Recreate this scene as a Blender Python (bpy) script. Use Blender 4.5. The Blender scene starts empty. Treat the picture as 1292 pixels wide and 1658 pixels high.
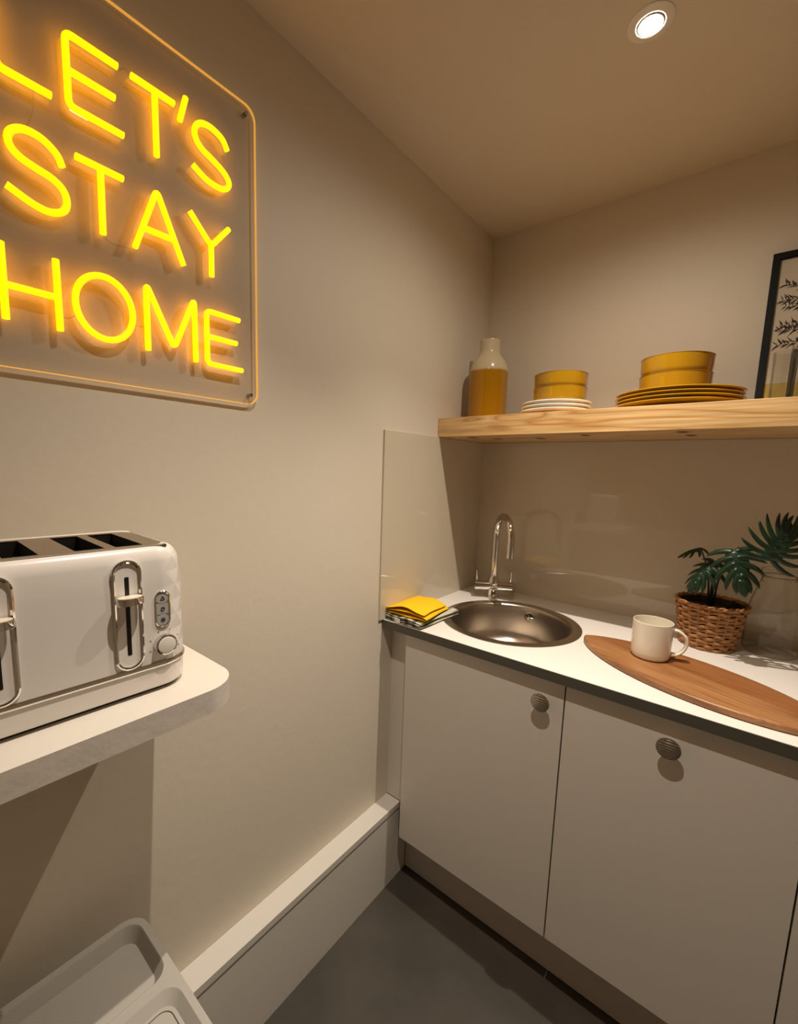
import bpy, bmesh, math, random
from mathutils import Vector, Matrix
random.seed(7)
scene = bpy.context.scene
COL = scene.collection
PI = math.pi

# ------------------------------------------------------------------ camera
CAM = Vector((0.8367, -1.6337, 1.3741))
YAW, PITCH, ROLL = -0.6842, -0.1311, 0.0295
FPX, PU, PV = 703.853, 624.07, 854.78
_f = Vector((math.sin(YAW)*math.cos(PITCH), math.cos(YAW)*math.cos(PITCH), math.sin(PITCH)))
_r = Vector((math.cos(YAW), -math.sin(YAW), 0)); _u = _r.cross(_f)
_r2 = _r*math.cos(ROLL)+_u*math.sin(ROLL); _u2 = -_r*math.sin(ROLL)+_u*math.cos(ROLL)
cam_data = bpy.data.cameras.new('camera')
cam = bpy.data.objects.new('camera', cam_data); COL.objects.link(cam)
cam.matrix_world = Matrix(((_r2.x, _u2.x, -_f.x, CAM.x), (_r2.y, _u2.y, -_f.y, CAM.y), (_r2.z, _u2.z, -_f.z, CAM.z), (0, 0, 0, 1)))
cam_data.sensor_fit = 'HORIZONTAL'; cam_data.sensor_width = 36.0
cam_data.lens = FPX*36.0/1292
cam_data.shift_x = (646-PU)/1292; cam_data.shift_y = (PV-829)/1292
cam_data.clip_start = 0.01
scene.camera = cam

# ------------------------------------------------------------------ world, light, exposure
world = bpy.data.worlds.new('world'); scene.world = world; world.use_nodes = True
world.node_tree.nodes['Background'].inputs[0].default_value = (1.0, 0.8, 0.6, 1)
world.node_tree.nodes['Background'].inputs[1].default_value = 0.0     # closed room: only its lamps light it
scene.view_settings.view_transform = 'Standard'; scene.view_settings.look = 'None'
scene.view_settings.exposure = 0.08; scene.view_settings.gamma = 1.0
scene.view_settings.use_curve_mapping = False
LAMP_COLOR = (1.0, 0.88, 0.73)
BEAM_POWER, BEAM_ANGLE = 50.0, 96.0      # the lamp's main cone
SPILL_POWER, SPILL_ANGLE = (14.0, 2.5), 168.0     # the weak wide spill around it
LAMPS = [(0.60, -0.567), (0.60, -1.19)]     # two ceiling downlights (their light is made with them below)
NEON = (1.0, 0.41, 0.0); NEON_STRENGTH = 3.0
CEIL = 2.260
ROOM_X, ROOM_Y = 2.0, -2.45

# ------------------------------------------------------------------ helpers
def S(r, g, b):
    def c(v):
        v /= 255.0
        return v/12.92 if v <= 0.04045 else ((v+0.055)/1.055)**2.4
    return (c(r), c(g), c(b), 1.0)

def new_mat(name):
    m = bpy.data.materials.new(name); m.use_nodes = True
    return m, m.node_tree.nodes, m.node_tree.links, m.node_tree.nodes['Principled BSDF']

def mat(name, col, rough=0.5, metal=0.0, bump=0.0, bscale=60.0, var=0.0, vscale=6.0, coat=0.0, spec=0.5, trans=0.0, detail=4.0):
    m, N, L, P = new_mat(name)
    P.inputs['Base Color'].default_value = col
    P.inputs['Roughness'].default_value = rough
    P.inputs['Metallic'].default_value = metal
    P.inputs['Specular IOR Level'].default_value = spec
    P.inputs['Coat Weight'].default_value = coat
    P.inputs['Transmission Weight'].default_value = trans
    tc = N.new('ShaderNodeTexCoord')
    if var > 0:
        n = N.new('ShaderNodeTexNoise'); n.inputs['Scale'].default_value = vscale; n.inputs['Detail'].default_value = 6
        L.new(tc.outputs['Object'], n.inputs['Vector'])
        r = N.new('ShaderNodeValToRGB')
        r.color_ramp.elements[0].position = 0.3; r.color_ramp.elements[1].position = 0.7
        r.color_ramp.elements[0].color = (col[0]*(1-var), col[1]*(1-var), col[2]*(1-var), 1)
        r.color_ramp.elements[1].color = (min(1, col[0]*(1+var)), min(1, col[1]*(1+var)), min(1, col[2]*(1+var)), 1)
        L.new(n.outputs['Fac'], r.inputs['Fac']); L.new(r.outputs['Color'], P.inputs['Base Color'])
    if bump > 0:
        n = N.new('ShaderNodeTexNoise'); n.inputs['Scale'].default_value = bscale; n.inputs['Detail'].default_value = detail
        L.new(tc.outputs['Object'], n.inputs['Vector'])
        b = N.new('ShaderNodeBump'); b.inputs['Strength'].default_value = bump; b.inputs['Distance'].default_value = 0.002
        L.new(n.outputs['Fac'], b.inputs['Height']); L.new(b.outputs['Normal'], P.inputs['Normal'])
    return m

def wood(name, c0, c1, c2, scale, axis=0, rough=0.45, knots=(), ringscale=7.0, distort=3.0):
    """grain stretched along one axis; knots = [(x,y,z,r)] in object space"""
    m, N, L, P = new_mat(name)
    tc = N.new('ShaderNodeTexCoord'); mp = N.new('ShaderNodeMapping')
    sc = [scale, scale, scale]; sc[axis] = scale*0.15
    mp.inputs['Scale'].default_value = sc
    L.new(tc.outputs['Object'], mp.inputs['Vector'])
    n1 = N.new('ShaderNodeTexNoise'); n1.inputs['Scale'].default_value = 1.0; n1.inputs['Detail'].default_value = 2; n1.inputs['Distortion'].default_value = 0.6
    L.new(mp.outputs['Vector'], n1.inputs['Vector'])
    mul = N.new('ShaderNodeMath'); mul.operation = 'MULTIPLY'; mul.inputs[1].default_value = ringscale
    L.new(n1.outputs['Fac'], mul.inputs[0])
    fr = N.new('ShaderNodeMath'); fr.operation = 'PINGPONG'; fr.inputs[1].default_value = 0.5
    L.new(mul.outputs[0], fr.inputs[0])
    ramp = N.new('ShaderNodeValToRGB')
    ramp.color_ramp.elements[0].position = 0.0; ramp.color_ramp.elements[0].color = c0
    ramp.color_ramp.elements[1].position = 0.5; ramp.color_ramp.elements[1].color = c2
    e = ramp.color_ramp.elements.new(0.15); e.color = c1
    L.new(fr.outputs[0], ramp.inputs['Fac'])
    mp2 = N.new('ShaderNodeMapping'); sc2 = [scale*14]*3; sc2[axis] = scale*0.5
    mp2.inputs['Scale'].default_value = sc2; L.new(tc.outputs['Object'], mp2.inputs['Vector'])
    n2 = N.new('ShaderNodeTexNoise'); n2.inputs['Scale'].default_value = 1.0; n2.inputs['Detail'].default_value = 3
    L.new(mp2.outputs['Vector'], n2.inputs['Vector'])
    r2 = N.new('ShaderNodeValToRGB'); r2.color_ramp.elements[0].position = 0.3; r2.color_ramp.elements[1].position = 0.7
    r2.color_ramp.elements[0].color = (0.72, 0.70, 0.66, 1); r2.color_ramp.elements[1].color = (1.08, 1.06, 1.04, 1)
    L.new(n2.outputs['Fac'], r2.inputs['Fac'])
    mx = N.new('ShaderNodeMix'); mx.data_type = 'RGBA'; mx.blend_type = 'MULTIPLY'; mx.inputs[0].default_value = 1.0
    L.new(ramp.outputs['Color'], mx.inputs[6]); L.new(r2.outputs['Color'], mx.inputs[7])
    out = mx.outputs[2]
    for (kx, ky, kz, kr) in knots:
        sub = N.new('ShaderNodeVectorMath'); sub.operation = 'SUBTRACT'; sub.inputs[1].default_value = (kx, ky, kz)
        L.new(tc.outputs['Object'], sub.inputs[0])
        sm = N.new('ShaderNodeVectorMath'); sm.operation = 'MULTIPLY'
        st = [1, 0.32, 1]; st[axis] = 0.7; sm.inputs[1].default_value = st
        L.new(sub.outputs[0], sm.inputs[0])
        ln = N.new('ShaderNodeVectorMath'); ln.operation = 'LENGTH'; L.new(sm.outputs[0], ln.inputs[0])
        rr = N.new('ShaderNodeMapRange'); rr.inputs[1].default_value = kr*0.5; rr.inputs[2].default_value = kr
        rr.inputs[3].default_value = 1.0; rr.inputs[4].default_value = 0.0
        L.new(ln.outputs['Value'], rr.inputs[0])
        mk = N.new('ShaderNodeMix'); mk.data_type = 'RGBA'; L.new(rr.outputs[0], mk.inputs[0])
        L.new(out, mk.inputs[6]); mk.inputs[7].default_value = S(72, 36, 16); out = mk.outputs[2]
    L.new(out, P.inputs['Base Color'])
    P.inputs['Roughness'].default_value = rough
    b = N.new('ShaderNodeBump'); b.inputs['Strength'].default_value = 0.12; b.inputs['Distance'].default_value = 0.001
    L.new(n2.outputs['Fac'], b.inputs['Height']); L.new(b.outputs['Normal'], P.inputs['Normal'])
    return m

def thin_glass(name, tint, ior=1.45, boost=1.0, rough=0.0, edge=None):
    """clear thin sheet: Fresnel mix of a see-through and a mirror reflection"""
    m, N, L, P = new_mat(name); N.remove(P)
    out = [n for n in N if n.type == 'OUTPUT_MATERIAL'][0]
    t = N.new('ShaderNodeBsdfTransparent'); t.inputs[0].default_value = tint
    if edge:
        lw = N.new('ShaderNodeLayerWeight'); lw.inputs['Blend'].default_value = 0.35
        rp = N.new('ShaderNodeValToRGB'); rp.color_ramp.elements[0].position = 0.40; rp.color_ramp.elements[0].color = tint
        rp.color_ramp.elements[1].position = 0.95; rp.color_ramp.elements[1].color = edge
        L.new(lw.outputs['Facing'], rp.inputs['Fac']); L.new(rp.outputs['Color'], t.inputs[0])
    g = N.new('ShaderNodeBsdfGlossy'); g.inputs['Roughness'].default_value = rough
    f0 = ((ior-1)/(ior+1))**2
    f = N.new('ShaderNodeLayerWeight'); f.inputs['Blend'].default_value = 0.5       # Schlick reflectance, same for both faces
    pw = N.new('ShaderNodeMath'); pw.operation = 'POWER'; pw.inputs[1].default_value = 5.0
    L.new(f.outputs['Facing'], pw.inputs[0])
    mm = N.new('ShaderNodeMath'); mm.operation = 'MULTIPLY_ADD'; mm.inputs[1].default_value = (1-f0)*boost; mm.inputs[2].default_value = f0*boost; mm.use_clamp = True
    L.new(pw.outputs[0], mm.inputs[0])
    mx = N.new('ShaderNodeMixShader'); L.new(mm.outputs[0], mx.inputs[0]); L.new(t.outputs[0], mx.inputs[1]); L.new(g.outputs[0], mx.inputs[2])
    L.new(mx.outputs[0], out.inputs['Surface'])
    return m

def emit(name, col, strength):
    m, N, L, P = new_mat(name)
    P.inputs['Base Color'].default_value = (col[0], col[1], col[2], 1)
    P.inputs['Emission Color'].default_value = (col[0], col[1], col[2], 1)
    P.inputs['Emission Strength'].default_value = strength
    return m

def finish(bm, name, material, parent=None, smooth=35, loc=None):
    bmesh.ops.remove_doubles(bm, verts=bm.verts, dist=1e-6)
    bmesh.ops.recalc_face_normals(bm, faces=bm.faces)
    me = bpy.data.meshes.new(name); bm.to_mesh(me); bm.free()
    if smooth:
        for p in me.polygons: p.use_smooth = True
        me.set_sharp_from_angle(angle=math.radians(smooth))
    if material: me.materials.append(material)
    o = bpy.data.objects.new(name, me); COL.objects.link(o)
    if parent: o.parent = parent
    if loc: o.location = loc
    if smooth:
        wn = o.modifiers.new('weighted_normals', 'WEIGHTED_NORMAL'); wn.keep_sharp = True; wn.weight = 80
    return o

def tag(o, label=None, cat=None, group=None, kind=None):
    if label: o['label'] = label
    if cat: o['category'] = cat
    if group: o['group'] = group
    if kind: o['kind'] = kind
    return o

def thing(name, label, cat, loc=(0, 0, 0), rz=0.0, group=None):
    o = bpy.data.objects.new(name, None); COL.objects.link(o)
    o.empty_display_size = 0.02
    o.location = loc; o.rotation_euler = (0, 0, rz)
    return tag(o, label, cat, group)

def box(bm, x0, x1, y0, y1, z0, z1, bev=0.0, seg=2):
    r = bmesh.ops.create_cube(bm, size=1.0)
    vs = r['verts']
    for v in vs:
        v.co = Vector(((x0+x1)/2+v.co.x*(x1-x0), (y0+y1)/2+v.co.y*(y1-y0), (z0+z1)/2+v.co.z*(z1-z0)))
    if bev > 0:
        es = list({e for v in vs for e in v.link_edges})
        bmesh.ops.bevel(bm, geom=es, offset=bev, segments=seg, affect='EDGES', profile=0.5)

def ring_faces(bm, a, b):
    n = len(a)
    for i in range(n):
        try: bm.faces.new((a[i], a[(i+1) % n], b[(i+1) % n], b[i]))
        except ValueError: pass

def loft(bm, rings, cap0=True, cap1=True):
    R = [[bm.verts.new(p) for p in ring] for ring in rings]
    for a, b in zip(R, R[1:]): ring_faces(bm, a, b)
    if cap0: bm.faces.new(list(reversed(R[0])))
    if cap1: bm.faces.new(R[-1])
    return R

def lathe(bm, prof, seg=48, c=(0, 0, 0), cap0=False, cap1=False, M=None):
    """prof = [(radius, height)] about z"""
    rings = []
    for r, z in prof:
        ring = []
        for i in range(seg):
            a = 2*PI*i/seg
            p = Vector((max(r, 1e-5)*math.cos(a), max(r, 1e-5)*math.sin(a), z))
            if M: p = M @ p
            ring.append(p+Vector(c))
        rings.append(ring)
    return loft(bm, rings, cap0, cap1)

def rrect(w, h, r, n=6, cx=0.0, cy=0.0):
    """rounded rectangle outline, counter-clockwise"""
    pts = []
    r = min(r, w/2-1e-5, h/2-1e-5)
    for (sx, sy, a0) in ((1, 1, 0), (-1, 1, PI/2), (-1, -1, PI), (1, -1, 1.5*PI)):
        for i in range(n+1):
            a = a0+PI/2*i/n
            pts.append((cx+sx*(w/2-r)+r*math.cos(a), cy+sy*(h/2-r)+r*math.sin(a)))
    return pts

def prism(bm, outline, z0, z1, bev=0.0, top=True, bottom=True):
    if bev > 0:
        cx = sum(p[0] for p in outline)/len(outline); cy = sum(p[1] for p in outline)/len(outline)
        def ins(d):
            out = []
            n = len(outline)
            for i in range(n):
                p0 = Vector(outline[i-1]); p1 = Vector(outline[i]); p2 = Vector(outline[(i+1) % n])
                t = (p2-p0); t = t.normalized() if t.length > 0 else Vector((1, 0))
                nn = Vector((-t.y, t.x)); out.append((p1.x+nn.x*d, p1.y+nn.y*d))
            return out
        rings = []
        for k in range(4):
            a = PI/2*k/3; d = bev*(1-math.sin(a)); z = z0+bev*(1-math.cos(a))
            rings.append([(x, y, z) for x, y in ins(d)])
        for k in range(4):
            a = PI/2*k/3; d = bev*(1-math.cos(a)); z = z1-bev*(1-math.sin(a))
            rings.append([(x, y, z) for x, y in ins(d)])
        loft(bm, rings, bottom, top)
    else:
        loft(bm, [[(x, y, z0) for x, y in outline], [(x, y, z1) for x, y in outline]], bottom, top)

def catmull(pts, n=6, closed=False):
    P = [Vector(p) for p in pts]; out = []
    m = len(P)
    for i in range(m if closed else m-1):
        if closed: p0, p1, p2, p3 = P[i-1], P[i], P[(i+1) % m], P[(i+2) % m]
        else: p0, p1, p2, p3 = P[max(i-1, 0)], P[i], P[i+1], P[min(i+2, m-1)]
        for k in range(n):
            t = k/n
            out.append(0.5*((2*p1)+(p2-p0)*t+(2*p0-5*p1+4*p2-p3)*t*t+(3*p1-p0-3*p2+p3)*t**3))
    if not closed: out.append(P[-1])
    return out

def fillet(pts, r, n=5):
    P = [Vector(p) for p in pts]; out = [P[0]]
    for i in range(1, len(P)-1):
        a = (P[i-1]-P[i]); b = (P[i+1]-P[i])
        d = min(r, a.length*0.49, b.length*0.49)
        s = P[i]+a.normalized()*d; e = P[i]+b.normalized()*d
        for k in range(n+1):
            t = k/n; out.append(s*(1-t)**2+P[i]*2*t*(1-t)+e*t*t)
    out.append(P[-1]); return out

def tube(bm, pts, rad, seg=10, closed=False, caps=True, squash=None, up=None):
    """sweep; rad a number or a list; squash=(a,b) scales the section along normal, binormal"""
    P = [Vector(p) for p in pts]; n = len(P); rings = []
    T = []
    for i in range(n):
        if closed: t = P[(i+1) % n]-P[i-1]
        else: t = P[min(i+1, n-1)]-P[max(i-1, 0)]
        T.append(t.normalized())
    nrm = up if up else (Vector((0, 0, 1)) if abs(T[0].z) < 0.9 else Vector((1, 0, 0)))
    nrm = Vector(nrm)
    sa, sb = squash if squash else (1, 1)
    for i in range(n):
        nn = (Vector(up) if up else nrm); nn = nn-T[i]*nn.dot(T[i])
        nn = nn.normalized() if nn.length > 1e-6 else nrm
        nrm = nn; bn = T[i].cross(nn)
        r = rad[i] if isinstance(rad, (list, tuple)) else rad
        rings.append([P[i]+nn*(r*sa*math.cos(2*PI*k/seg))+bn*(r*sb*math.sin(2*PI*k/seg)) for k in range(seg)])
    R = [[bm.verts.new(p) for p in ring] for ring in rings]
    for a, b in zip(R, R[1:]): ring_faces(bm, a, b)
    if closed: ring_faces(bm, R[-1], R[0])
    elif caps:
        bm.faces.new(list(reversed(R[0]))); bm.faces.new(R[-1])

def B(): return bmesh.new()

# ------------------------------------------------------------------ materials
M_wall = mat('wall_paint', S(223, 213, 196), 0.55, bump=0.25, bscale=45, var=0.012, vscale=3, spec=0.35)
M_ceil = mat('ceiling_paint', S(222, 211, 194), 0.8, bump=0.15, bscale=160, spec=0.2)
M_floor = mat('dark_concrete_floor', S(76, 71, 64), 0.5, bump=0.1, bscale=40, var=0.25, vscale=5, spec=0.4)
M_skirt = mat('skirting_paint', S(222, 217, 208), 0.45, bump=0.08, bscale=30)
M_splash = mat('back_painted_glass', S(210, 199, 178), 0.015, spec=0.5)
M_top = mat('white_laminate', S(233, 229, 224), 0.4, bump=0.04, bscale=300)
M_edge = mat('dark_edge_band', S(84, 82, 72), 0.4)
M_door = mat('door_laminate', S(221, 214, 206), 0.42, bump=0.06, bscale=420, spec=0.4)
M_carc = mat('carcass_board', S(120, 112, 104), 0.7)
M_plinth = mat('plinth_board', S(196, 187, 177), 0.5)
M_steel = mat('brushed_steel', S(186, 176, 164), 0.28, 1.0, bump=0.03, bscale=200)
M_chrome = mat('chrome', S(225, 222, 218), 0.06, 1.0)
M_knob = mat('dark_nickel', S(186, 180, 170), 0.24, 1.0)
M_black = mat('black_plastic', S(14, 13, 12), 0.4)
M_white = mat('white_gloss_paint', S(238, 232, 224), 0.22, var=0.015, vscale=20)
M_rough_white = mat('brushed_white_paint', S(220, 213, 203), 0.35, bump=0.5, bscale=35, detail=6)
M_toaster = None
M_plate_metal = mat('toaster_top_steel', S(176, 160, 138), 0.3, 1.0)
M_dark = mat('slot_interior', S(20, 17, 14), 0.5)
M_cream = mat('cream_plastic', S(236, 224, 204), 0.25)
M_btn = mat('grey_button', S(176, 174, 172), 0.4)
M_icon = mat('icon_ink', S(60, 58, 56), 0.6)
M_bin = mat('light_grey_plastic', S(184, 180, 172), 0.5, bump=0.12, bscale=500)
M_binline = mat('bin_groove', S(84, 80, 72), 0.6)
M_ochre = mat('ochre_glaze', S(170, 127, 20), 0.14, var=0.05, vscale=30, coat=0.4)
M_whiteplate = mat('white_glaze', S(236, 228, 216), 0.18)
M_mug = mat('cream_glaze', S(238, 230, 214), 0.16, coat=0.3)
M_frame = mat('black_frame', S(9, 9, 9), 0.6, spec=0.2)
M_paper = mat('print_paper', S(214, 200, 182), 0.8)
M_print_ground = mat('print_ochre_block', S(196, 168, 84), 0.8)
M_ink = mat('print_ink', S(44, 30, 22), 0.8)
M_leaf = mat('leaf_green', S(20, 46, 27), 0.36, var=0.35, vscale=40)
M_stem = mat('plant_stem', S(18, 34, 20), 0.45)
M_soil = mat('soil', S(34, 24, 18), 0.9, bump=0.6, bscale=120)
M_wicker = mat('wicker', S(164, 112, 64), 0.55, var=0.28, vscale=70, bump=0.3, bscale=150)
M_liner = mat('basket_liner', S(38, 24, 14), 0.8)
M_yellowcloth = mat('yellow_cloth', S(246, 196, 36), 0.85, bump=0.35, bscale=260, spec=0.1)
M_shelf = wood('pine', S(196, 146, 86), S(222, 180, 122), S(234, 198, 144), 10.0, 0, 0.42,
               knots=[(0.02+0.14, -0.20, 1.4945, 0.011), (0.105, -0.28, 1.4945, 0.013), (0.30, -0.18, 1.4945, 0.013),
                      (0.46, -0.25, 1.4945, 0.011), (0.70, -0.27, 1.4945, 0.012), (0.71, -0.16, 1.4945, 0.012),
                      (0.98, -0.20, 1.4945, 0.013), (1.10, -0.30, 1.4945, 0.012)], ringscale=9.0)
M_board = wood('acacia', S(140, 94, 56), S(158, 110, 68), S(174, 126, 82), 14.0, 0, 0.38, ringscale=2.6)
def add_back_plank(m):
    N, L = m.node_tree.nodes, m.node_tree.links; P = N['Principled BSDF']
    src = P.inputs['Base Color'].links[0].from_socket
    tc = N.new('ShaderNodeTexCoord'); sp = N.new('ShaderNodeSeparateXYZ'); L.new(tc.outputs['Object'], sp.inputs[0])
    mr = N.new('ShaderNodeMapRange'); mr.inputs[1].default_value = 0.004; mr.inputs[2].default_value = 0.010; L.new(sp.outputs[1], mr.inputs[0])
    mx = N.new('ShaderNodeMix'); mx.data_type = 'RGBA'; mx.blend_type = 'MULTIPLY'; L.new(mr.outputs[0], mx.inputs[0])
    L.new(src, mx.inputs[6]); mx.inputs[7].default_value = (0.84, 0.72, 0.64, 1); L.new(mx.outputs[2], P.inputs['Base Color'])
add_back_plank(M_board)     # the far plank of the glued-up board is a redder wood
M_acrylic = thin_glass('clear_acrylic', (0.95, 0.945, 0.935, 1), 1.49)
M_jar = thin_glass('jar_glass', (0.97, 0.97, 0.955, 1), 1.45, 1.0, edge=(0.26, 0.26, 0.21, 1))
M_tumbler = thin_glass('tumbler_glass', (0.97, 0.97, 0.955, 1), 1.45, 1.1, edge=(0.55, 0.53, 0.46, 1))
M_neon = emit('neon_yellow', NEON, NEON_STRENGTH)
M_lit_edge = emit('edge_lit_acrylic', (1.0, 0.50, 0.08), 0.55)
M_bulb = emit('bulb_lens', (1.0, 0.93, 0.84), 25.0)

# toaster enamel: cream-white with a shallow diamond relief towards both ends
def toaster_mat():
    m, N, L, P = new_mat('toaster_enamel')
    P.inputs['Base Color'].default_value = S(232, 226, 220); P.inputs['Roughness'].default_value = 0.2
    tc = N.new('ShaderNodeTexCoord'); sp = N.new('ShaderNodeSeparateXYZ'); L.new(tc.outputs['Object'], sp.inputs[0])
    def math_(op, a, b=None):
        n = N.new('ShaderNodeMath'); n.operation = op
        for i, v in enumerate((a, b)):
            if v is None: continue
            if isinstance(v, (int, float)): n.inputs[i].default_value = v
            else: L.new(v, n.inputs[i])
        return n.outputs[0]
    q = math_('ADD', sp.outputs[0], sp.outputs[1])
    zz = math_('MULTIPLY', sp.outputs[2], 24.0)
    q2 = math_('MULTIPLY', q, 24.0)
    a = math_('PINGPONG', math_('ADD', q2, zz), 0.5); b = math_('PINGPONG', math_('SUBTRACT', q2, zz), 0.5)
    h = math_('MAXIMUM', a, b)
    mask = N.new('ShaderNodeMapRange'); mask.inputs[1].default_value = 0.105; mask.inputs[2].default_value = 0.135
    L.new(math_('ABSOLUTE', sp.outputs[0]), mask.inputs[0])
    hh = math_('MULTIPLY', h, mask.outputs[0])
    bp = N.new('ShaderNodeBump'); bp.inputs['Strength'].default_value = 0.5; bp.inputs['Distance'].default_value = 0.006
    L.new(hh, bp.inputs['Height']); L.new(bp.outputs['Normal'], P.inputs['Normal'])
    return m
M_toaster = toaster_mat()

def striped(name, c0, c1, axis_vec, freq):
    m, N, L, P = new_mat(name)
    tc = N.new('ShaderNodeTexCoord')
    d = N.new('ShaderNodeVectorMath'); d.operation = 'DOT_PRODUCT'; d.inputs[1].default_value = axis_vec
    L.new(tc.outputs['Object'], d.inputs[0])
    mu = N.new('ShaderNodeMath'); mu.operation = 'MULTIPLY'; mu.inputs[1].default_value = freq; L.new(d.outputs['Value'], mu.inputs[0])
    pp = N.new('ShaderNodeMath'); pp.operation = 'PINGPONG'; pp.inputs[1].default_value = 0.5; L.new(mu.outputs[0], pp.inputs[0])
    r = N.new('ShaderNodeValToRGB'); r.color_ramp.elements[0].position = 0.16; r.color_ramp.elements[1].position = 0.26
    r.color_ramp.elements[0].color = c0; r.color_ramp.elements[1].color = c1
    L.new(pp.outputs[0], r.inputs['Fac']); L.new(r.outputs['Color'], P.inputs['Base Color'])
    P.inputs['Roughness'].default_value = 0.9; P.inputs['Specular IOR Level'].default_value = 0.1
    return m
M_greycloth = striped('striped_grey_cloth', S(120, 118, 106), S(196, 192, 172), (1, 0.1, 0), 34)

# two-tone vase: ochre below, cream above, soft uneven border
def vase_mat():
    m, N, L, P = new_mat('two_tone_glaze')
    tc = N.new('ShaderNodeTexCoord'); sp = N.new('ShaderNodeSeparateXYZ'); L.new(tc.outputs['Object'], sp.inputs[0])
    n = N.new('ShaderNodeTexNoise'); n.inputs['Scale'].default_value = 25; L.new(tc.outputs['Object'], n.inputs['Vector'])
    ma = N.new('ShaderNodeMath'); ma.operation = 'MULTIPLY_ADD'; ma.inputs[1].default_value = 0.006
    L.new(n.outputs['Fac'], ma.inputs[0]); L.new(sp.outputs[2], ma.inputs[2])
    r = N.new('ShaderNodeValToRGB'); mr = N.new('ShaderNodeMapRange')
    mr.inputs[1].default_value = 0.172; mr.inputs[2].default_value = 0.178
    L.new(ma.outputs[0], mr.inputs[0]); L.new(mr.outputs[0], r.inputs['Fac'])
    r.color_ramp.elements[0].color = S(174, 122, 12); r.color_ramp.elements[1].color = S(206, 192, 158)
    L.new(r.outputs['Color'], P.inputs['Base Color']); P.inputs['Roughness'].default_value = 0.18
    return m
M_vase = vase_mat()

# ------------------------------------------------------------------ the room
def structure(name, bm, m, smooth=0):
    return tag(finish(bm, name, m, smooth=smooth), kind='structure')

b = B(); box(b, 0, ROOM_X, ROOM_Y, 0, -0.08, 0); structure('floor', b, M_floor)
b = B(); box(b, 0, ROOM_X, ROOM_Y, 0, CEIL, CEIL+0.08); ceil_o = structure('ceiling', b, M_ceil)
b = B(); box(b, -0.1, 0, ROOM_Y, 0.1, -0.08, CEIL+0.08); structure('wall_left', b, M_wall)
b = B(); box(b, 0, ROOM_X, 0, 0.1, -0.08, CEIL+0.08); structure('wall_back', b, M_wall)
b = B(); box(b, ROOM_X, ROOM_X+0.1, ROOM_Y, 0.1, -0.08, CEIL+0.08); structure('wall_right', b, M_wall)
b = B(); box(b, -0.1, ROOM_X+0.1, ROOM_Y-0.1, ROOM_Y, -0.08, CEIL+0.08); structure('wall_front', b, M_wall)

# boxed-in skirting along the left wall with a separate cap board
b = B(); box(b, 0, 0.055, ROOM_Y, -0.516, 0, 0.256, 0.001); sk = structure('baseboard_left', b, M_skirt, 30)
b = B(); box(b, 0, 0.0582, ROOM_Y, -0.559, 0.2585, 0.278, 0.0012)
finish(b, 'cap_board', M_skirt, sk, 30)
b = B(); box(b, 0, 0.0525, ROOM_Y, -0.559, 0.2555, 0.2590); finish(b, 'joint_strip', M_plinth, sk, 0)

# ------------------------------------------------------------------ kitchen run
YC, ZC, ZC2, YD = -0.6126, 0.91, 0.8847, -0.5926
SINK = Vector((0.302, -0.338)); SR = 0.214
XEND = ROOM_X

# worktop with the round sink cut-out
wt = thing('worktop', 'long white laminate worktop with a dark front edge along the back wall', 'worktop', (0, 0, 0))
b = B()
angs = [2*PI*i/64 for i in range(64)]
for cxy in ((0, 0), (XEND, 0), (0, YC+0.002), (XEND, YC+0.002)):
    angs.append(math.atan2(cxy[1]-SINK.y, cxy[0]-SINK.x) % (2*PI))
angs = sorted(set(round(a, 5) for a in angs))
def to_rect(a):
    dx, dy = math.cos(a), math.sin(a); t = 1e9
    if dx > 1e-9: t = min(t, (XEND-SINK.x)/dx)
    if dx < -1e-9: t = min(t, (0-SINK.x)/dx)
    if dy > 1e-9: t = min(t, (0-SINK.y)/dy)
    if dy < -1e-9: t = min(t, (YC+0.002-SINK.y)/dy)
    return SINK.x+dx*t, SINK.y+dy*t
hole = [(SINK.x+(SR-0.012)*math.cos(a), SINK.y+(SR-0.012)*math.sin(a)) for a in angs]
rect = [to_rect(a) for a in angs]
rings = []
for z, o in ((ZC2, rect), (ZC, rect), (ZC, hole), (ZC2, hole)):
    rings.append([b.verts.new((x, y, z)) for x, y in o])
for i in range(4): ring_faces(b, rings[i], rings[(i+1) % 4])
finish(b, 'top_board', M_top, wt, 0)
b = B(); box(b, 0, XEND, YC, YC+0.002, ZC2, ZC-0.0006)
tag(finish(b, 'edge_strip', M_edge, wt, 0), 'dark olive grey front edge band')

# splashback panels
for nm, dims, lab in (('splashback', (0.0, 0.006, -0.630, -0.0061, ZC, 1.4940), 'short glossy beige splashback panel on the left wall beside the folded cloths'),
                      ('splashback', (0.0002, XEND-0.0005, -0.006, -0.0002, ZC+0.0001, 1.4940), 'long glossy beige splashback panel on the back wall behind the tap')):
    b = B(); box(b, *dims, 0.0012)
    tag(finish(b, nm, M_splash, None, 30), lab, 'splashback')

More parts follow.
